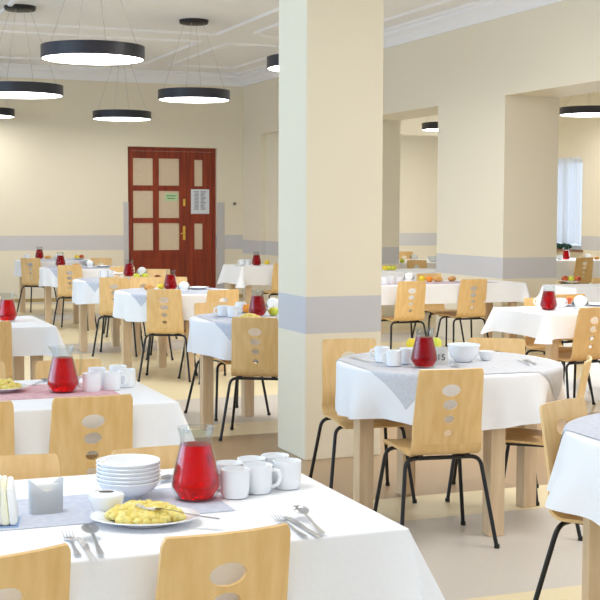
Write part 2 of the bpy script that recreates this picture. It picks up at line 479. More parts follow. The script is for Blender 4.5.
def mk_plate(key, r, name='plate', sx=1):
    prof = [(r*.55, 0), (r*.60, .004), (r*.72, .009), (r, .018), (r-.001, .0205), (r-.005, .0205), (r*.74, .0125), (r*.6, .008), (.001, .007)]
    kind(key, [(name, finish(name, lathe(prof, 56, cap1=True, sx=sx), M_china), None, None)])
mk_plate('plate', .105); mk_plate('oval', .105, 'serving_plate', 1.28); mk_plate('saucer', .072, 'saucer'); mk_plate('fplate', .10, 'fruit_plate')
def mk_cup():       # a little open sugar bowl with a slotted lid
    prof = [(.026, 0), (.030, .003), (.040, .030), (.044, .048), (.0425, .051), (.040, .050)]
    b = finish('sugar_bowl', lathe(prof, 40), M_china)
    lid = finish('lid', lathe([(.042, .0495), (.043, .052), (.036, .056), (.020, .0585), (.0185, .0575)], 40, cap0=True, cap1=True), M_china)
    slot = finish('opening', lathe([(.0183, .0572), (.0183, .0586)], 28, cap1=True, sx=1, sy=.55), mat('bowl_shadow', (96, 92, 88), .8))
    kind('sugar', [('sugar_bowl', b, None, None), ('lid', lid, 0, (0, 0, 0)), ('opening', slot, 0, (0, 0, 0))])
mk_cup()
kind('cup', [('small_bowl', finish('small_bowl', lathe([(.022, 0), (.026, .003), (.036, .024), (.042, .046), (.041, .0475), (.039, .046), (.032, .02), (.02, .006), (.001, .005)], 40, cap1=True), M_china), None, None)])
def mk_cutlery():
    # spoon, handle along -y, bowl at +y
    bm = bmesh.new(); n = 14; prev = None; rows = []
    prof = [(-.10, .0055, .004), (-.095, .0075, .0035), (-.07, .0065, .003), (-.03, .0038, .004), (.015, .0030, .006), (.035, .0045, .006),
            (.045, .012, .005), (.058, .0185, .004), (.075, .0205, .004), (.088, .017, .005), (.097, .009, .006), (.100, .003, .0065)]
    for y, w, z in prof:
        dish = .0075 if y > .04 else 0
        row = []
        for j in range(9):
            u = 2*j/8-1
            row.append(bm.verts.new((u*w, y, z+dish*(u*u*.8-.5)*(1 if .045 < y < .099 else 0)+.003)))
        rows.append(row)
    for a, b in zip(rows, rows[1:]):
        for j in range(8): bm.faces.new((a[j], a[j+1], b[j+1], b[j]))
    bmesh.ops.solidify(bm, geom=bm.faces, thickness=.0014)
    kind('spoon', [('spoon', finish('spoon', bm, M_steel), None, None)])
    bm = bmesh.new(); rows = []
    for y, w, z in [(-.10, .0055, .003), (-.095, .0075, .0028), (-.07, .0065, .0025), (-.03, .0038, .003), (.02, .003, .006), (.038, .005, .006), (.048, .0115, .005), (.058, .0125, .004)]:
        rows.append([bm.verts.new((u*w, y, z+.002)) for u in (-1, -.5, 0, .5, 1)])
    for a, b in zip(rows, rows[1:]):
        for j in range(4): bm.faces.new((a[j], a[j+1], b[j+1], b[j]))
    bmesh.ops.solidify(bm, geom=bm.faces, thickness=.0014)
    for k in range(4):
        x = -.0105+k*.007
        add_tube(bm, [(x, .056, .0055), (x*1.03, .078, .0045), (x*1.02, .102, .009)], .0014, n=6, r2=.0009)
    kind('fork', [('fork', finish('fork', bm, M_steel), None, None)])
    bm = bmesh.new(); rows = []
    for y, a, b in [(-.11, -.005, .005), (-.105, -.0075, .0075), (-.06, -.0065, .0065), (-.01, -.0055, .0055), (.0, -.006, .007), (.05, -.006, .0105), (.09, -.006, .010), (.112, -.006, .0)]:
        rows.append([bm.verts.new((a+(b-a)*t, y, .003)) for t in (0, .5, 1)])
    for a, b in zip(rows, rows[1:]):
        for j in range(2): bm.faces.new((a[j], a[j+1], b[j+1], b[j]))
    bmesh.ops.solidify(bm, geom=bm.faces, thickness=.0022)
    kind('knife', [('table_knife', finish('table_knife', bm, M_steel), None, None)])
mk_cutlery()
def mk_fruit(key, name, m, r=.037, squash=.9, lemon=False):
    bm = bmesh.new()
    vs = add_ball(bm, (0, 0, 0), r, 1, 1, squash, 3)
    for v in vs:
        d = math.hypot(v.co.x, v.co.y)
        if lemon:
            v.co.x *= 1.25+.55*max(0, abs(v.co.x)/r-.75)
        else:
            v.co.z -= (1 if v.co.z > 0 else -1)*r*.28*math.exp(-(d/(r*.3))**2)
    zmin = min(v.co.z for v in vs)
    for v in vs: v.co.z -= zmin
    parts = [(name, finish(name, bm, m), None, None)]
    if not lemon:
        parts.append(('stalk', finish('stalk', tube([(0, 0, -zmin+r*.55), (.003, 0, -zmin+r*1.05)], .0015, n=6), M_stalk), 0, (0, 0, 0)))
    kind(key, parts)
mk_fruit('apg', 'apple', M_apg); mk_fruit('apy', 'apple', M_apy); mk_fruit('apr', 'apple', M_apr); mk_fruit('ora', 'orange', M_ora, .036, .97); mk_fruit('lem', 'lemon', M_lem, .030, .95, True)
def mk_bread():
    bm = bmesh.new()
    vs = add_ball(bm, (0, 0, .028), .036, 1.5, 1, .75, 3)
    for v in vs:
        if v.co.z < .006: v.co.z = .004
    kind('roll', [('bread_roll', finish('bread_roll', bm, M_bread), None, None)])
mk_bread()
def mk_fan():       # fan of pleated paper napkins standing in a low holder
    bm = bmesh.new(); n = 60; a = []; b = []
    for i in range(n+1):
        t = PI*i/n; zz = .010*(1 if i % 2 else -1); r = .062+.006*math.sin(i*2.1)
        a.append(bm.verts.new((r*math.cos(t), zz*1.4, .022+r*1.05*math.sin(t)))); b.append(bm.verts.new((.015*math.cos(t), zz*.25, .020+.01*math.sin(t))))
    for i in range(n): bm.faces.new((a[i], a[i+1], b[i+1], b[i]))
    bmesh.ops.solidify(bm, geom=bm.faces, thickness=.004)
    for k in (-1, 1):           # two plump outer folds
        add_ball(bm, (0, k*.016, .052), .040, 1.15, .45, .98, 3)
    base = finish('base', lathe([(.030, 0), (.034, .003), (.030, .020), (.026, .024)], 28, cap1=True, sx=1.25, sy=.8), M_china)
    kind('fan', [('napkin_fan', None, None, None), ('napkins', finish('napkins', bm, M_napkin), 0, (0, 0, 0)), ('holder', base, 0, (0, 0, 0))])
mk_fan()


# ------------------------------------------------------------------ the setting
CZ, AX, AX2, BY, OX, FY = 3.78, 7.20, 7.88, 20.90, 12.70, 22.0
def floor_mat():
    m = mat('striped_vinyl', (200, 190, 170), .32, spec=.35); N, L, b = nt(m)
    g = N.new('ShaderNodeNewGeometry'); sp = N.new('ShaderNodeSeparateXYZ'); L.new(g.outputs['Position'], sp.inputs[0])
    dv = N.new('ShaderNodeMath'); dv.operation = 'DIVIDE'; dv.inputs[1].default_value = 24; L.new(sp.outputs['Y'], dv.inputs[0])
    cr = N.new('ShaderNodeValToRGB'); cr.color_ramp.interpolation = 'CONSTANT'
    cream, grey, taupe = (242, 226, 186), (214, 206, 196), (178, 150, 118)
    st = [(0, cream), (4.27, grey), (5.49, cream), (5.94, taupe), (8.06, cream), (8.48, grey), (9.72, cream), (13.2, grey), (14.2, cream), (17.2, grey), (18.3, cream), (20.3, grey)]
    el = cr.color_ramp.elements
    el[0].position = 0; el[0].color = lin(cream); el[1].position = st[1][0]/24; el[1].color = lin(grey)
    for y, c in st[2:]:
        e = el.new(y/24); e.color = lin(c)
    L.new(dv.outputs[0], cr.inputs['Fac'])
    no = N.new('ShaderNodeTexNoise'); no.inputs['Scale'].default_value = 60; no.inputs['Detail'].default_value = 4
    L.new(g.outputs['Position'], no.inputs['Vector'])
    mr = N.new('ShaderNodeMapRange'); mr.inputs['To Min'].default_value = .92; mr.inputs['To Max'].default_value = 1.06; L.new(no.outputs['Fac'], mr.inputs['Value'])
    mx = N.new('ShaderNodeMix'); mx.data_type = 'RGBA'; mx.blend_type = 'MULTIPLY'; mx.inputs[0].default_value = 1
    L.new(cr.outputs['Color'], mx.inputs[6]); L.new(mr.outputs['Result'], mx.inputs[7]); L.new(mx.outputs[2], b.inputs['Base Color'])
    return m
struct('floor', box(-6, 13.0, -5, 22.3, -.1, 0), floor_mat(), smooth=False)
struct('ceiling', box(-5, AX, -2, BY+.3, CZ, CZ+.2), M_ceil, smooth=False)
struct('ceiling_aisle', box(AX2, OX+.3, 4, FY+.3, 3.60, 3.80), M_wall, smooth=False)
# far wall with the door opening
DY = BY+.12
dx0, dx1 = atY(128, 200, BY).x, atY(217.3, 200, BY).x; dz1 = atY(170, 147.2, BY).z
bm = bmesh.new()
add_box(bm, -4, dx0, BY, BY+.3, 0, CZ); add_box(bm, dx1, AX+.3, BY, BY+.3, 0, CZ); add_box(bm, dx0, dx1, BY, BY+.3, dz1, CZ)
struct('wall_back', bm, M_far, smooth=False)
# arcade between the room and the aisle: pilasters, lintel, and the shallow niche at its far end
bm = bmesh.new()
add_box(bm, AX, AX2, 3.5, BY, 2.742, CZ)
for y0, y1 in ((3.5, 5.0), (7.0, 8.6), (12.22, 13.77), (16.19, 17.8)): add_box(bm, AX, AX2, y0, y1, 0, 2.742)
add_box(bm, AX+.10, AX2, 17.8, 20.0, 0, 2.742); add_box(bm, AX, AX2, 20.0, BY, 0, 2.742)
struct('wall_right', bm, M_wall, smooth=False)
# aisle: far wall, and the outer wall with its window
struct('wall_aisle_far', box(AX2, OX+.3, FY, FY+.3, 0, 3.7), M_far, smooth=False)
struct('beam_aisle', box(AX2, OX, 21.0, 21.3, 2.86, 3.60), M_wall, smooth=False)
wy0, wy1, wz0, wz1 = 18.93, 20.45, .83, 2.40
bm = bmesh.new()
add_box(bm, OX, OX+.3, 4, wy0, 0, 3.7); add_box(bm, OX, OX+.3, wy1, FY+.3, 0, 3.7)
add_box(bm, OX, OX+.3, wy0, wy1, 0, wz0); add_box(bm, OX, OX+.3, wy0, wy1, wz1, 3.7)
struct('wall_outer', bm, M_far, smooth=False)
w = empty('window_1', (OX+.16, (wy0+wy1)/2, (wz0+wz1)/2)); w['kind'] = 'structure'
hy, hz = (wy1-wy0)/2, (wz1-wz0)/2
bm = bmesh.new()
for a in (-1, 1):
    add_box(bm, -.03, .03, a*hy-.03*(a+1), a*hy-.03*(a-1), -hz, hz); add_box(bm, -.03, .03, -hy+.06, hy-.06, a*hz-.03*(a+1), a*hz-.03*(a-1))
add_box(bm, -.028, .028, -.04, .04, -hz+.06, hz-.06)
obj('window_frame', finish('window_frame', bm, M_frame, smooth=False), w)
obj('pane', finish('pane', box(-.004, .004, -hy+.06, hy-.06, -hz+.06, hz-.06), M_pane, smooth=False), w)
s_o = struct('window_sill', box(OX-.16, OX+.10, wy0-.06, wy1+.06, wz0-.035, wz0), M_sill, smooth=False)
bm = bmesh.new(); nz, ny = 14, 120; V = []
for i in range(nz+1):
    z = wz0+.09+(wz1+.03-wz0-.09)*i/nz; row = []
    for j in range(ny+1):
        y = wy0-.02+(wy1-wy0+.04)*j/ny
        row.append(bm.verts.new((OX-.06+.020*math.sin(j*.9)+.008*math.sin(j*.37+z), y, z+(.03*math.sin(j*.16) if i == 0 else 0))))
    V.append(row)
for i in range(nz):
    for j in range(ny): bm.faces.new((V[i][j], V[i][j+1], V[i+1][j+1], V[i+1][j]))
tag(obj('sheer_curtain', finish('sheer_curtain', bm, M_curt)), 'white sheer gathered curtain hanging at the window at far right', 'curtain')
bm = bmesh.new()
for k in range(4): add_ball(bm, (OX-.09+.015*(k % 2), 19.20+.12*k, wz0+.05+.008*(k % 2)), .075, .8, 1.25, .62, 3)
tag(obj('folded_cloth_bag', finish('folded_cloth_bag', bm, M_bag)), 'dark green folded cloth bag lying on the window sill at far right', 'bag')
# near column
struct('column', box(2.841, 3.34, 7.10, 7.567, 0, CZ, bevel=.004), M_col, smooth=False)
# baseboard, corner guards beside the door
struct('baseboard_back', box(-4, dx0-.01, BY-.015, BY, 0, .055), mat('tan_baseboard', (190, 162, 104), .5), smooth=False)
struct('baseboard_back_right', box(dx1+.01, AX, BY-.015, BY, 0, .055), MATS['tan_baseboard'], smooth=False)
gx0 = atY(123.6, 240, BY).x; gx1 = atY(224.3, 240, BY).x; gz = atY(220, 202.5, BY).z
struct('trim_1', box(gx0, dx0+.004, BY-.012, BY+.004, .055, gz), M_guard, smooth=False)
struct('trim_2', box(dx1-.004, gx1, BY-.012, BY+.004, .055, gz), M_guard, smooth=False)
# crown moulding
prof = [(0, 3.585), (.03, 3.585), (.045, 3.625), (.085, 3.675), (.14, 3.715), (.15, 3.745), (.19, 3.755), (.20, 3.779), (0, 3.779)]
def crown(name, f0, f1):
    bm = bmesh.new(); A = [bm.verts.new(f0(d, z)) for d, z in prof]; B = [bm.verts.new(f1(d, z)) for d, z in prof]
    n = len(prof)
    for i in range(n): bm.faces.new((A[i], A[(i+1) % n], B[(i+1) % n], B[i]))
    bm.faces.new(A); bm.faces.new(B[::-1]); struct(name, bm, M_ceil, smooth=False)
crown('trim_3', lambda d, z: (-4, BY-d, z), lambda d, z: (AX-d, BY-d, z))
crown('trim_4', lambda d, z: (AX-d, -2, z), lambda d, z: (AX-d, BY-d, z))
# plaster frames on the ceiling
def frame(name, x0, x1, y0, y1, notch=.0):
    if notch:
        P = [(x0, y0), (x1, y0), (x1, y1)]+[(x0+notch-notch*math.sin(t*PI/16), y1-notch+notch*math.cos(t*PI/16)) for t in range(9)]
    else: P = [(x0, y0), (x1, y0), (x1, y1), (x0, y1)]
    bm = bmesh.new(); ins = .07; n = len(P); loops = []
    cx, cy = (x0+x1)/2, (y0+y1)/2
    for off, z in ((0, CZ+.001), (.02, CZ-.022), (.05, CZ-.026), (.075, CZ+.001)):
        loops.append([bm.verts.new((x+(off if x < cx else -off), y+(off if y < cy else -off), z)) for x, y in P])
    for a, b in zip(loops, loops[1:]):
        for i in range(n): bm.faces.new((a[i], a[(i+1) % n], b[(i+1) % n], b[i]))
    struct(name, bm, M_ceil, smooth=False)
k = 5
for x0, x1 in ((5.58, 6.72), (2.3, 5.25), (-1.2, 1.9)):
    for y0, y1, no in ((16.9, 19.85, 0), (10.4, 16.2, .5), (3.5, 9.7, 0)):
        frame('trim_%d' % k, x0, x1, y0, y1, no if x0 > 5 else 0); k += 1
# door
def DX(px): return atY(px, 200, DY).x
def DZ(py): return atY(172, py, DY).z
d = empty('door_1', (DX(172), DY, 0)); d['kind'] = 'structure'; ox = DX(172)
dl, dr, dt = dx0+.0, dx1-.002, dz1-.002
bm = bmesh.new()
add_box(bm, dl-ox, DX(131.3)-ox, -.03, .05, 0, dt); add_box(bm, DX(212.6)-ox, dr-ox, -.03, .05, 0, dt); add_box(bm, DX(131.3)-ox, DX(212.6)-ox, -.03, .05, DZ(151.5), dt)
obj('door_frame', finish('door_frame', bm, M_mahog, smooth=False), d)
def leaf(xa, xb, cols, rows, nm, ysh=0):
    bm = bmesh.new(); zb, zt = .01, DZ(151.7)
    xs = [xa]+[v for c in cols for v in c]+[xb]
    for i in range(0, len(xs), 2): add_box(bm, xs[i], xs[i+1], ysh-.02, ysh+.03, zb, zt)
    zs = [zb]+[v for r in rows[::-1] for v in (r[1], r[0])]+[zt]
    for c in cols:
        for i in range(0, len(zs), 2): add_box(bm, c[0], c[1], ysh-.02, ysh+.03, zs[i], zs[i+1])
    o = obj(nm, finish(nm, bm, M_mahog, smooth=False), d)
    for c in cols:
        for r in rows:
            p = obj('pane', finish('pane', box(c[0]-.005, c[1]+.005, ysh+.0, ysh+.012, r[1]-.005, r[0]+.005), M_glassp, smooth=False), o)
        # raised panel below the glass
    pb = bmesh.new(); add_box(pb, cols[0][0], cols[-1][1], ysh-.028, ysh-.019, .18, zs[1]-.12, bevel=.006)
    obj('panel', finish('panel', pb, M_mahog, smooth=False), o)
    return o
X = lambda p: DX(p)-ox
rows = [(DZ(158.7), DZ(185.7)), (DZ(191), DZ(218)), (DZ(223), DZ(250))]
big = leaf(X(131.5), X(186), [(X(132.8), X(152.8)), (X(158.5), X(179))], rows, 'door_leaf')
sml = leaf(X(186.3), X(212.4), [(X(194), X(202.3))], [(DZ(159.5), DZ(186)), (DZ(223.5), DZ(249.5))], 'narrow_leaf')
bm = box(X(183.6)-.022, X(183.6)+.022, -.034, -.02, DZ(240), DZ(226), bevel=.004)
hd = obj('handle', finish('handle', bm, M_brass, smooth=False), d)
bm = tube(smooth_line([(X(183.6), -.03, DZ(233)), (X(183.6), -.075, DZ(233)), (X(182.5), -.085, DZ(233)), (X(179.5), -.08, DZ(233.6))]), .010)
obj('lever', finish('lever', bm, M_brass), hd)
obj('lock_plate', finish('lock_plate', box(X(183.8)-.02, X(183.8)+.02, -.03, -.02, DZ(206), DZ(199), bevel=.003), M_brass, smooth=False), d)
def card(nm, xa, xb, za, zb, m, label, cat, lines, lm, y=DY-.026):
    t = obj(nm, finish(nm, box(xa, xb, y-.004, y, zb, za), m, smooth=False)); tag(t, label, cat)
    bm = bmesh.new()
    for (u0, u1, v, h) in lines:
        add_box(bm, xa+(xb-xa)*u0, xa+(xb-xa)*u1, y-.0055, y-.0038, zb+(za-zb)*(v-h), zb+(za-zb)*(v+h))
    if lines: obj('print', finish('print', bm, lm, smooth=False), t)
card('notice', DX(190.5), DX(208.7), DZ(189), DZ(213.8), M_paper, 'white paper notice pinned on the narrow leaf of the wooden door', 'notice',
     [(.15+.03*(i % 3), .42, .90-.055*i, .012) for i in range(14)]+[(.52, .83-.04*(i % 4), .90-.055*i, .012) for i in range(14)], M_ink)
card('door_sign', DX(164.8), DX(177.5), DZ(193.2), DZ(201), M_sticker, 'pale green sign stuck on a pane of the wooden door', 'sign', [(.12, .88, .66, .06), (.2, .8, .34, .06)], M_ginkg, DY-.001)
q = atY(234.2, 204, BY)
tag(obj('wall_hook', finish('wall_hook', tube([(q.x, BY, q.z), (q.x, BY-.03, q.z), (q.x, BY-.045, q.z+.02)], .014, n=8), M_black)), 'small dark hook on the wall right of the wooden door', 'hook')

# ------------------------------------------------------------------ pendant lamps
def lamp(px, py, D, label, ceil=CZ, dia=.93, n=4):
    p = atD(px, py, D); hgt = .115; r = dia/2
    t = empty('pendant_lamp', (p.x, p.y, p.z)); tag(t, label, 'lamp', 'round pendant lamps')
    prof = [(r-.012, .004), (r-.012, 0), (r, 0), (r, hgt), (r-.012, hgt), (.02, hgt)]
    bm = bmesh.new(); add_lathe(bm, prof, 64, cap0=False, cap1=True)
    obj('lamp_shade', finish('lamp_shade', bm, M_shade, angle=30), t)
    obj('diffuser', finish('diffuser', lathe([(r-.013, .002), (r-.013, .012)], 64, cap0=True, cap1=True), M_diff), t)
    h = ceil-p.z
    obj('canopy', finish('canopy', lathe([(.165, h-.045), (.172, h-.04), (.172, h-.02), (.178, h-.018), (.178, h-.001)], 40, cap0=True, cap1=True), M_canopy), t)
    for k in range(n):
        a = PI/4+k*2*PI/n+.25
        obj('wire', finish('wire', tube([((r-.05)*math.cos(a), (r-.05)*math.sin(a), hgt-.002), (.12*math.cos(a), .12*math.sin(a), h-.044)], .0022, n=6), M_wire), t)
    return t
lamp(93, 59.5, 11.5, 'largest black round pendant lamp at upper left, over the tables', dia=.92)
lamp(21, 95.5, 14.6, 'black round pendant lamp cut off by the left edge, second nearest', dia=.945)
lamp(194, 100.2, 15.6, 'black round pendant lamp in front of the wooden door, canopy in view', dia=.87)
lamp(122, 119.3, 19.5, 'small black round pendant lamp nearest the far wall, left of the door', dia=.88)
lamp(-15, 116.5, 19.5, 'black round pendant lamp at the left edge, lowest of three there', dia=.88)
lamp(312, 69, 13.2, 'black round pendant lamp mostly hidden behind the pale column')
lamp(449, 130, 22.0, 'black round pendant lamp seen through the first arch, cut by the pilaster', 3.60)
lamp(589, 115, 20.6, 'black round pendant lamp through the right arch, above the curtained window', 3.60)

# ------------------------------------------------------------------ tables, cloths
RT = {}
rows_b = [('R0', 2.925, 3.45, 'round table cut off by the right edge of the picture'),
          ('B1', 3.0, 5.60, 'round table right of the pale column'),
          ('B2', 3.07, 8.345, 'round table just left of the pale column'),
          ('B3', 3.26, 11.375, 'third round table, in front of the wooden door'),
          ('B4', 3.30, 13.42, 'fourth round table, left of the wooden door'),
          ('B5', 3.48, 16.385, 'fifth round table, second from the far wall'),
          ('B6', 3.57, 18.885, 'farthest round table, by the far wall at left')]
for i, (k_, x, y, l) in enumerate(rows_b):
    RT[k_] = (x, y); se = i*1.7+.6
    if k_ == 'R0': FLARE[se] = .05
    if i < 2: AMP.add(se)
    round_table(x, y, 'wooden '+l, -18 if k_ == 'R0' else 0); round_cloth(x, y, 'white draped cloth on the '+l, se)
    overlay(x, y, 'grey overlay cloth on the '+l, se, M_greyb if i != 1 else M_grey, half=.50 if i < 2 else .465)
def rect(x0, x1, y0, y1, l, seed, drop=.18):
    rect_table(x0, x1, y0, y1, 'wooden '+l); rect_cloth(x0, x1, y0, y1, 'white cloth on the '+l, drop, seed)
T1, T2, T3 = 'rectangular table nearest at bottom left', 'rectangular table second on the left, with pink runner', 'rectangular table third on the left edge'
rect(-.35, 1.335, 2.67, 3.55, T1, 1, .158); rect(-.3, 1.385, 4.775, 5.63, T2, 2); rect(-.1, 1.56, 8.16, 9.05, T3, 3)
C1 = 'rectangular table at right with a dark red jug'; C2 = 'rectangular table behind it, in front of the arcade pilaster'
C1n = 'table at right with a dark red jug'; C2n = 'table in front of the arcade pilaster'
rect(5.03, 6.75, 7.93, 8.68, C1, 4, .175); rect(5.15, 7.06, 11.5, 12.16, 'rectangular table in front of the arcade pilaster', 5, .19)
rect(6.5, 8.3, 14.05, 14.85, 'rectangular table standing in the first archway', 6); rect(7.95, 10.0, 16.35, 17.7, 'rectangular table in the aisle beyond the first archway', 7)
rect(5.47, 6.55, 15.9, 16.7, 'rectangular table by the far right corner, beside the column', 8, .24)
rect(10.2, 12.3, 16.5, 17.4, 'rectangular table in the aisle under the window', 9, .28); rect(7.06, 8.7, 10.6, 11.2, 'rectangular table in the right archway with a fruit plate', 10)
a = at(234, 510, TZ); b_ = at(90, 494.5, TZ)
runner(-.30, a.x, a.y-.01, b_.y, M_greyb, 'pale blue grey runner on the nearest left table')
a = at(119, 394, TZ); b_ = at(30, 386, TZ)
runner(-.25, a.x, a.y-.02, b_.y+.02, M_pink, 'pink runner on the second left table')
runner(.0, 1.2, 8.4, 8.75, M_pink, 'runner on the third left table, behind the jug')
runner(5.25, 6.55, 8.04, 8.5, M_grey, 'grey runner on the right table under the dark red jug')
runner(5.3, 6.8, 11.62, 12.02, mat('mauve_damask', (206, 186, 200), .7), 'mauve runner on the table before the pilaster')

# ------------------------------------------------------------------ chairs
def F(px, py, k_): return face(px, py, *RT[k_])
chair(231, 532.5, 5, 'nearest beech chair, back to us, at bottom left centre')
p = at(78, 548, ZT); chair_w(p.x-.148, p.y-.01, 14, 'beech chair cut off by the bottom left corner')
chair(165, 449, 180, 'beech chair across the nearest table, behind the bowl stack', dy=.05)
p = at(61, 456, ZT); chair_w(p.x-.15, p.y+.06, 180, 'beech chair across the nearest table at the left edge')
chair(90, 394, 0, 'beech chair in front of the red jug on the pink runner', dy=-.07)
p = at(12, 399.5, ZT); chair_w(p.x-.15, p.y-.05, 0, 'beech chair at left edge beside the pink runner table')
chair(73, 362.5, 180, 'beech chair behind the red jug of the pink runner table', dy=.12)
p = at(8, 364, ZT); chair_w(p.x-.15, p.y+.12, 180, 'beech chair behind the eggs plate at the left edge')
p = at(16.5, 312.5, ZT); chair_w(p.x-.285, p.y-.66, 0, 'beech chair at left edge hiding the third left table')
chair(453, 369.3, -8, 'beech chair with back to us at the round table right of the column')
chair(348, 338.5, 173, 'beech chair right against the column, left of the round table')
chair(497, 338, 148, 'beech chair behind the round table, its top rail above the bowls')
chair(591, 358.7, 53, 'beech chair seen edge on, right of the round table')
chair(558, 400.5, 206, 'beech chair facing us at the table cut by the right edge')
for px, py, k_, l in ((254.3, 317.5, 'B2', 'beech chair with back to us just left of the column'), (163.5, 289.3, 'B3', 'beech chair with back to us below the wooden door'),
                      (113.7, 277.5, 'B4', 'beech chair with back to us, left of the door, third from left'), (69, 265.3, 'B5', 'beech chair with back to us, second from left by far wall'),
                      (29.5, 258, 'B6', 'leftmost and farthest beech chair with back to us')):
    chair(px, py, F(px, py, k_), l)
chair(221.5, 289.3, 8, 'beech chair with one hole showing, right of the door table', dy=-.08)
chair(215, 303.5, F(215, 303.5, 'B2')+0, 'beech chair behind the mugs, left of the column', dy=.12)
chair(141, 276.5, 172, 'beech chair behind the third round table, left of two', dy=-.12)
chair(170, 276.3, 160, 'beech chair behind the third round table, right of two', dy=-.1)
chair(122, 266.5, 172, 'beech chair behind the fourth round table, by the plates')
chair(158, 269, 150, 'beech chair behind the fourth round table, by the napkin fan')
chair(101, 258, 165, 'beech chair behind the fifth round table')
chair(285, 263.3, 0, 'beech chair half hidden by the column, beside the corner table')
chair(413, 281.3, 0, 'left of two beech chairs with backs to us before the pilaster')
chair(475, 279.2, 0, 'right of two beech chairs with backs to us before the pilaster')
chair(428, 273.5, 180, 'beech chair behind the fruit on the pilaster table')
chair(596.5, 307.3, 10, 'beech chair with back to us at the right edge')
chair(539, 297.5, 180, 'beech chair behind the dark red jug at right')
chair(416, 260, 180, 'beech chair in the aisle beyond the first archway', dy=.0)
chair(404, 251.5, 170, 'farthest beech chair of the aisle beyond the first archway')
chair(583, 256.6, 0, 'beech chair with back to us below the window', dy=-.25, dx=-.12)
chair(571, 294.3, 0, 'beech chair before the archway fruit table, behind the napkin fan')
chair(607, 281, 180, 'beech chair at right edge behind the archway fruit table', dx=.34, dy=.55)

# ------------------------------------------------------------------ things on the tables
def put(key, px, py, label, cat, group, rz=0, z=TZ, dz=0, scale=None):
    p = at(px, py, z); return spawn(key, (p.x, p.y, z+dz), R(rz), label, cat, group, scale=scale)
def mug(px, py, rz, label, z=TZ): return put('mug', px, py, label, 'mug', 'white mugs', rz, z)
def jug(px, py, rz, label, z=TZ, dark=False): return put('jugd' if dark else 'jug', px, py, label, 'jug', 'juice jugs', rz, z)
def cut(key, tip, end, label, z=TZ, lift=0, tilt=0):
    a, b = at(tip[0], tip[1], z), at(end[0], end[1], z); m = (a+b)/2; v = a-b
    o = spawn(key, (m.x, m.y, z+lift+.1*math.sin(R(tilt))), math.atan2(-v.x, v.y), label, {'spoon': 'spoon', 'fork': 'fork', 'knife': 'knife'}[key], 'cutlery')
    o.rotation_euler.x = R(tilt); return o
def fruit(key, px, py, label, cat, z): return put(key, px, py, label, cat, 'fruit', random.uniform(0, 360), z)
def eggs(cx, cy, z, rx, ry, rot, label, n):
    bm = bmesh.new(); rnd = random.Random(int(cx*1000))
    for i in range(n):
        t = rnd.uniform(0, 2*PI); q = math.sqrt(rnd.random())*.93
        x, y = q*rx*math.cos(t), q*ry*math.sin(t); h = .034*(1-q*q)**.7*rnd.uniform(.55, 1.05)
        s = rnd.uniform(.008, .014)
        for v in add_ball(bm, (x, y, max(s*.55, h)), s, rnd.uniform(.8, 1.4), rnd.uniform(.8, 1.3), rnd.uniform(.6, .95), 2):
            v.co += Vector((rnd.uniform(-1, 1), rnd.uniform(-1, 1), rnd.uniform(-1, 1)))*.0016
            v.co.z = max(v.co.z, 0)
    o = obj('scrambled_egg', finish('scrambled_egg', bm, M_egg, angle=180), None, (cx, cy, z)); o.rotation_euler.z = R(rot)
    tag(o, label, 'food', None, 'stuff')
ZR = TZ+.0019           # top of a runner
# nearest table
jug(196, 498.5, 100, 'red juice jug nearest us, on the blue grey runner', ZR)
for x, y, r_, l in ((235, 497.3, 160, 'white mug beside the nearest red jug, front left of six'), (258, 492.5, -22, 'white mug with handle to the right, front middle of six'),
                    (287, 488, 70, 'white mug at right end of the nearest six mugs'), (228.5, 490.5, 150, 'white mug partly behind the nearest red jug'),
                    (251.5, 485.5, 80, 'white mug in the back row, middle of the nearest six'), (275, 482, 75, 'white mug in the back row, right of the nearest six')):
    mug(x, y, r_, l)
p = at(128.5, 497, ZR)
for k in range(6):
    spawn('bowl', (p.x, p.y, ZR+.0098*k+.0002*k), 0, 'white soup bowl in the stack on the nearest table, '+['bottom', 'second from bottom', 'third from bottom', 'third from top', 'second from top', 'topmost'][k]+' of six', 'bowl', 'stacked soup bowls')
put('sugar', 106.5, 515, 'white sugar bowl with slotted lid in front of the bowl stack', 'sugar bowl', None, -20, ZR)
p = at(145, 522.5, ZR)
spawn('oval', (p.x, p.y, ZR), R(-21), 'white plate heaped with scrambled egg on the nearest table', 'plate', 'egg plates', scale=.97)
eggs(p.x, p.y, ZR+.0085, .090, .070, -21, 'yellow scrambled egg heaped on the nearest plate', 260)
o = cut('fork', (157, 513.5), (199, 515.5), 'serving fork resting on the nearest scrambled egg, handle to the right', ZR+.03)
o.rotation_euler.x = R(6)
cut('fork', (66, 532.5), (80, 561), 'fork of the cutlery set at bottom left corner'); cut('knife', (79, 538.5), (95, 563), 'knife of the cutlery set at bottom left corner')
cut('spoon', (87.5, 534), (102.5, 559.5), 'spoon of the cutlery set at bottom left corner', tilt=5)
cut('fork', (273, 517), (309, 541), 'fork of the cutlery set near the table corner, right'); cut('knife', (284, 517), (322, 540), 'knife of the cutlery set near the table corner, right', lift=.001)
cut('spoon', (295, 515), (325, 537.5), 'spoon of the cutlery set near the table corner, right', tilt=5)
cut('spoon', (168, 480), (144, 491), 'spoon lying between the bowl stack and nearest red jug', ZR)
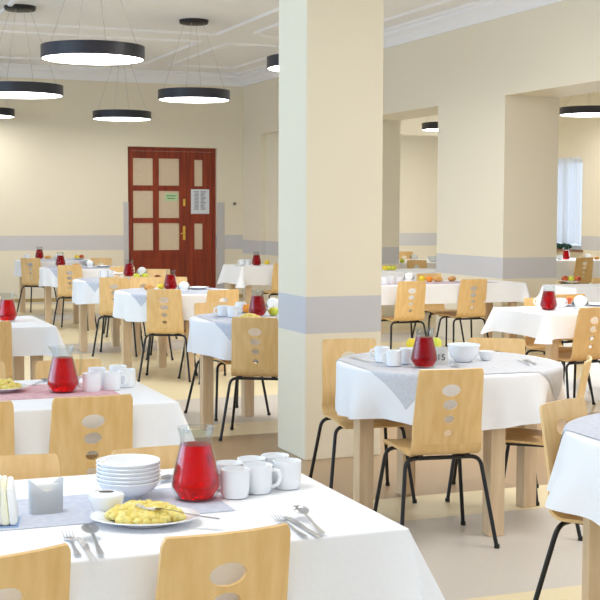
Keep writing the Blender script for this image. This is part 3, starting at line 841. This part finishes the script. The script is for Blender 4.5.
# oval napkin holder with notched walls
def holder(px, py):
    p = at(px, py, ZR); t = empty('napkin_holder', (p.x, p.y, ZR), R(3)); tag(t, 'white notched china napkin holder on the nearest left table', 'napkin holder')
    bm = bmesh.new(); n = 64; rows = []
    for q in range(7):
        row = []
        for i in range(n):
            a = 2*PI*i/n; x = .043*math.copysign(abs(math.cos(a))**.7, math.cos(a)); y = .019*math.copysign(abs(math.sin(a))**.7, math.sin(a))
            u = abs(x)/.043; top = .050+.032*min(1, u*1.12)
            row.append(bm.verts.new((x*(1-.05*(1-q/6)), y, top*q/6)))
        rows.append(row)
    for a_, b2 in zip(rows, rows[1:]):
        for i in range(n): bm.faces.new((a_[i], a_[(i+1) % n], b2[(i+1) % n], b2[i]))
    bm.faces.new(rows[0][::-1]); bmesh.ops.solidify(bm, geom=bm.faces, thickness=.003)
    obj('holder_wall', finish('holder_wall', bm, M_china), t)
    bm = bmesh.new()
    for k in range(4): add_box(bm, -.034+.01*(k % 2), .032, -.010+.006*k-.0022, -.010+.006*k+.0022, .006, .058+.012*(k % 2), bevel=.001)
    obj('napkins', finish('napkins', bm, M_napkin, smooth=False), t)
holder(46, 512.5)
p = at(-1, 523, ZR); t = empty('napkin_stand', (p.x, p.y, ZR), R(78)); tag(t, 'stand of pale yellow folded napkins cut by the left edge', 'napkins')
for k in range(5):
    bm = box(-.045, .045, -.0085, .0085, .003, .112-.007*abs(k-2), bevel=.0065)
    for v in bm.verts: v.co.y *= 1+.25*math.sin(v.co.z*40+k); v.co.z += .006*math.sin(v.co.x*50+k) if v.co.z > .05 else 0
    o = obj('napkin', finish('napkin', bm, M_napy if k % 2 else M_napkin), t, (0, -.036+.0185*k, 0)); o.rotation_euler.x = R(3*(k-2))
obj('base', finish('base', box(-.05, .055, -.048, .05, 0, .0022, bevel=.0008), mat('blue_plastic', (150, 180, 220), .4), smooth=False), t)
# second left table
jug(63, 392, 5, 'red juice jug on the pink runner', ZR)
for x, y, r_, l in ((92, 391.3, 160, 'white mug right beside the pink runner jug'), (112, 389.7, -20, 'white mug in the middle by the pink runner jug'), (126.5, 387, 60, 'white mug at right end by the pink runner jug'),
                    (97, 385.5, 90, 'white mug back left by the pink runner jug'), (118, 383, 80, 'white mug back right by the pink runner jug')):
    mug(x, y, r_, l)
p = at(2, 391, ZR); spawn('plate', (p.x, p.y, ZR), 0, 'white plate with egg at the left edge, pink runner table', 'plate', 'egg plates')
eggs(p.x, p.y, ZR+.0085, .07, .065, 0, 'scrambled egg on the plate at the left edge', 120)
cut('spoon', (46, 381), (34, 386), 'spoon left of the pink runner jug')
# third left table
jug(7.5, 321, 20, 'red juice jug at the left edge on the third left table', TZ+.002)
# round table right of the column
ZO = TZ+.0045
jug(424, 366.8, 90, 'red juice jug on the round table right of the column', ZO, True)
for x, y, r_, l in ((393.5, 366, 170, 'front white mug left of the jug, right of the column'), (382, 362, 160, 'back white mug left of the jug, right of the column'), (406.5, 363.5, 15, 'white mug touching the jug, right of the column')):
    mug(x, y, r_, l, ZO)
p = at(425, 351.5, ZO); spawn('fplate', (p.x, p.y, ZO), 0, 'fruit plate behind the jug, right of the column', 'plate', 'fruit plates')
spawn('apy', (p.x-.058, p.y+.028, ZO+.0105), 0, 'yellow apple on the plate left of the column jug', 'apple', 'fruit')
spawn('apg', (p.x+.074, p.y+.030, ZO+.0105), 0, 'green apple on the plate right of the column jug', 'apple', 'fruit')
kind('deep', [('serving_bowl', finish('serving_bowl', lathe([(.040, 0), (.043, .005), (.062, .020), (.073, .045), (.078, .076), (.082, .082), (.081, .085), (.076, .084), (.070, .045), (.058, .022), (.035, .010), (.001, .009)], 48, cap1=True), M_china), None, None)])
put('deep', 463.5, 361.3, 'large deep white bowl on the round table right of the column', 'bowl', None, 0, ZO)
put('cup', 486, 359.8, 'small white bowl right of the large deep bowl', 'bowl', None, 0, ZO, scale=.95)
# number card
p = at(441, 363.8, ZO); t = empty('number_card', (p.x, p.y, ZO), R(-28)); tag(t, 'white folded number card reading 15 beside the jug', 'card')
bm = bmesh.new(); w_, h_ = .034, .082
vs = [bm.verts.new(v) for v in ((-w_, -.022, 0), (w_, -.022, 0), (w_*.9, 0, h_), (-w_*.9, 0, h_), (-w_, .022, 0), (w_, .022, 0))]
bm.faces.new((vs[0], vs[1], vs[2], vs[3])); bm.faces.new((vs[3], vs[2], vs[5], vs[4])); bmesh.ops.solidify(bm, geom=bm.faces, thickness=.001)
obj('card', finish('card', bm, M_napkin, smooth=False), t)
fc = bpy.data.curves.new('number', 'FONT'); fc.body = '15'; fc.size = .042; fc.align_x = 'CENTER'; fc.extrude = .0004
fo = bpy.data.objects.new('tmp', fc); COL.objects.link(fo); dg = bpy.context.evaluated_depsgraph_get()
me = bpy.data.meshes.new_from_object(fo.evaluated_get(dg)); bpy.data.objects.remove(fo); me.name = 'number'; me.materials.clear(); me.materials.append(M_black)
o = obj('number', me, t, (0, -.0185, .020)); o.rotation_euler = (math.atan2(h_, .022), 0, 0)
cut('knife', (347, 356.5), (371, 362.5), 'knife at the left rim of the round table by the column', ZO); cut('spoon', (378, 355.5), (356, 357.5), 'spoon at the left rim of the round table by the column', ZO)
cut('fork', (518, 359.8), (531, 366), 'fork at the right side of the round table by the column', ZO); cut('knife', (523, 359), (537, 365), 'knife at the right side of the round table by the column', ZO, .001)
cut('spoon', (452, 365.5), (472, 371), 'spoon in front of the deep bowl on the round table', ZO)
# round table left of the column
ZB = ZO
mug(222.5, 316.3, 170, 'left white mug on the round table left of the column', ZB); mug(233, 317, 0, 'second white mug on the round table left of the column', ZB); mug(240.5, 312.5, 20, 'white mug at the back, round table left of the column', ZB)
jug(257.5, 316, 70, 'red juice jug left of the column', ZB, True)
put('fan', 273, 310, 'white napkin fan just left of the column', 'napkins', 'napkin fans', -20, ZB)
fruit('apg', 273.5, 315.5, 'yellow green apple touching the column edge', 'apple', ZB); fruit('ora', 247.5, 312.8, 'orange between the mugs and jug, left of the column', 'orange', ZB)
p = at(250, 320.5, ZB); spawn('plate', (p.x, p.y, ZB), 0, 'egg plate behind the chair, left of the column', 'plate', 'egg plates'); eggs(p.x, p.y, ZB+.0085, .075, .06, 0, 'scrambled egg on the plate left of the column', 110)
cut('fork', (212, 313), (221, 321), 'fork at the left rim of the table left of the column', ZB)
# third round table
jug(170.5, 290, 60, 'dark red jug in front of the wooden door', ZB, True)
put('fan', 184, 291.5, 'white napkin fan in front of the wooden door', 'napkins', 'napkin fans', -20, ZB)
put('plate', 198, 289, 'white plate right of the door napkin fan', 'plate', 'plates', 0, ZB); fruit('lem', 161.5, 289.5, 'lemon left of the dark red door jug', 'lemon', ZB)
put('roll', 149, 290.5, 'bread roll left of the dark red door jug', 'bread', 'bread rolls', 20, ZB)
# fourth
mug(104, 277.5, 170, 'left white mug on the fourth round table', ZB); mug(110, 277, 0, 'right white mug on the fourth round table', ZB)
put('plate', 117, 274.8, 'white plate on the fourth round table', 'plate', 'plates', 0, ZB)
jug(129, 276.5, 40, 'red jug on the fourth round table, left of the door', ZB, True)
p = at(140.5, 279.8, ZB); spawn('fplate', (p.x, p.y, ZB), 0, 'plate with two green apples, fourth round table', 'plate', 'fruit plates')
spawn('apg', (p.x-.045, p.y-.02, ZB+.0105), 0, 'left green apple of the pair before the door', 'apple', 'fruit'); spawn('apg', (p.x+.050, p.y+.02, ZB+.0105), 1, 'right green apple of the pair before the door', 'apple', 'fruit')
put('fan', 142, 275, 'white napkin fan behind the two green apples', 'napkins', 'napkin fans', -15, ZB)
# fifth
jug(60.5, 266.5, 40, 'red jug on the fifth round table', ZB, True); put('fan', 90, 267.5, 'white napkin fan on the fifth round table', 'napkins', 'napkin fans', -15, ZB)
put('plate', 103, 267, 'white plate right of the fifth table napkin fan', 'plate', 'plates', 0, ZB); put('roll', 76, 268, 'bread roll between jug and fan, fifth round table', 'bread', 'bread rolls', 0, ZB)
# sixth
jug(39.5, 259, 40, 'red jug on the farthest round table', ZB, True); put('fan', 59, 260.5, 'white napkin fan on the farthest round table', 'napkins', 'napkin fans', -15, ZB, scale=1.15)
p = at(78.5, 259.4, ZB); spawn('fplate', (p.x, p.y, ZB), 0, 'fruit plate on the farthest round table', 'plate', 'fruit plates')
spawn('apy', (p.x-.03, p.y-.03, ZB+.0105), 0, 'yellow apple on the farthest fruit plate', 'apple', 'fruit'); spawn('apr', (p.x+.05, p.y+.02, ZB+.0105), 0, 'reddish apple on the farthest fruit plate', 'apple', 'fruit')
mug(27.5, 259.6, 160, 'white mug on the farthest round table', ZB); put('roll', 48, 259.3, 'bread roll right of the farthest jug', 'bread', 'bread rolls', 0, ZB)
# corner table beside the column
mug(242, 265, 170, 'left white mug on the far corner table'); mug(248, 265, 0, 'right white mug on the far corner table')
jug(256.5, 265.5, 60, 'red jug on the far corner table', dark=True); fruit('apy', 267, 264.5, 'yellow apple right of the far corner jug', 'apple', TZ); put('saucer', 239.5, 266.2, 'white saucer at the edge of the far corner table', 'saucer', 'plates')
# right table
jug(548.5, 310, 20, 'dark red jug on the right hand table', ZR, True)
mug(541, 306.5, 170, 'white mug left of the dark red right jug', ZR); mug(560.5, 308, 0, 'white mug right of the dark red right jug', ZR)
p = at(571, 306, ZR); spawn('fplate', (p.x, p.y, ZR), 0, 'fruit plate right of the dark red right jug', 'plate', 'fruit plates')
spawn('apr', (p.x-.045, p.y-.03, ZR+.0105), 0, 'red apple right of the dark red right jug', 'apple', 'fruit'); spawn('ora', (p.x+.02, p.y+.045, ZR+.0105), 0, 'orange behind the red apple at right', 'orange', 'fruit')
put('fan', 580, 308.5, 'white napkin fan right of the dark red right jug', 'napkins', 'napkin fans', -30, ZR, scale=1.1)
put('plate', 598, 306, 'white plate at the right edge, beside the napkin fan', 'plate', 'plates')
# table before the pilaster
mug(385, 284.5, 170, 'left white mug next to the column, pilaster table'); mug(391.5, 283.8, 20, 'right white mug next to the column, pilaster table')
put('cup', 400, 282, 'small white bowl on the pilaster table', 'bowl', None, 0, ZR)
put('fan', 409, 281.3, 'white napkin fan on the pilaster table', 'napkins', 'napkin fans', -25, ZR)
fruit('apy', 422.3, 281.3, 'yellow apple on the pilaster table', 'apple', ZR); fruit('ora', 429.3, 282, 'orange on the pilaster table', 'orange', ZR)
put('roll', 438, 282, 'bread roll by the orange, pilaster table', 'bread', 'bread rolls', 0, ZR); put('roll', 452, 281.5, 'pale bread roll left of the right pilaster chair', 'bread', 'bread rolls', 20, ZR)
# archway tables
for x, l in ((385, 'left'), (389.3, 'middle'), (393.6, 'right')): fruit('apg' if x != 385 else 'apy', x, 270.3, l+' of three yellow green apples in the first archway', 'apple', TZ)
fruit('apg', 402, 262.8, 'green apple in the aisle beyond the archway', 'apple', TZ); put('fan', 414, 259.5, 'white napkin fan in the aisle beyond the archway', 'napkins', 'napkin fans', -25)
put('deep', 433, 261.8, 'white bowl in the aisle beside the pilaster', 'bowl', None)
jug(566, 259.6, 10, 'red jug below the window', dark=True); mug(560, 259.9, 170, 'white mug left of the window jug'); put('fan', 587.5, 259.5, 'white napkin fan below the window', 'napkins', 'napkin fans', -30); put('roll', 597, 260, 'bread roll at right edge below the window', 'bread', 'bread rolls')
p = at(571, 282.5, TZ); spawn('fplate', (p.x, p.y, TZ), 0, 'fruit plate on the right archway table', 'plate', 'fruit plates')
spawn('apr', (p.x-.062, p.y+.02, TZ+.0105), 0, 'left red apple on the archway fruit plate', 'apple', 'fruit'); spawn('apg', (p.x+.0, p.y-.0, TZ+.0105), 0, 'green apple between two red ones, archway plate', 'apple', 'fruit'); spawn('apr', (p.x+.063, p.y-.025, TZ+.0105), 2, 'right red apple on the archway fruit plate', 'apple', 'fruit')

# ------------------------------------------------------------------ light
w = bpy.data.worlds.new('world'); sc.world = w; w.use_nodes = True
N, L = w.node_tree.nodes, w.node_tree.links
bg = N['Background']; tc = N.new('ShaderNodeTexCoord'); sp = N.new('ShaderNodeSeparateXYZ'); L.new(tc.outputs['Generated'], sp.inputs[0])
mr = N.new('ShaderNodeMapRange'); mr.inputs['From Min'].default_value = .1; mr.inputs['From Max'].default_value = .85
ab = N.new('ShaderNodeMath'); ab.operation = 'ABSOLUTE'; L.new(sp.outputs['X'], ab.inputs[0]); L.new(ab.outputs[0], mr.inputs['Value'])          # cool daylight from the window side, warmer light from the rest of the building
mx = N.new('ShaderNodeMix'); mx.data_type = 'RGBA'; mx.inputs[6].default_value = (.86, .82, .76, 1); mx.inputs[7].default_value = (.72, .93, 1.25, 1)
L.new(mr.outputs['Result'], mx.inputs[0]); L.new(mx.outputs[2], bg.inputs[0]); bg.inputs[1].default_value = .85
def area(name, loc, rot, sx, sy, power, col):
    l = bpy.data.lights.new(name, 'AREA'); l.shape = 'RECTANGLE'; l.size = sx; l.size_y = sy; l.energy = power; l.color = col
    o = bpy.data.objects.new(name, l); COL.objects.link(o); o.location = loc; o.rotation_euler = rot; return o
area('window_daylight', (-4.9, 7.6, 2.0), (0, R(-90), 0), 2.4, 8.0, 160, (.5, .76, 1))
area('aisle_daylight', (OX-.4, 18.0, 1.7), (0, R(90), 0), 1.5, 4.0, 62, (.8, .9, 1))
for x, y, pw in ((.3, 3.0, 16), (3.9, 4.4, 22), (5.6, 7.4, 30), (4.8, 9.2, 44), (6.2, 4.6, 20)):  # added fill lights overhead, out of view, standing in for unseen lamps
    l = bpy.data.lights.new('overhead_fill_light', 'AREA'); l.shape = 'DISK'; l.size = .9; l.energy = pw; l.color = (1, .98, .95)
    o = bpy.data.objects.new('overhead_fill_light', l); COL.objects.link(o); o.location = (x, y, 2.86 if y < 9 else 3.4)
vs = sc.view_settings
sc.display_settings.display_device = 'sRGB'
vs.view_transform = 'Standard'; vs.look = 'None'; vs.gamma = 1; vs.use_curve_mapping = False; vs.exposure = 0.44
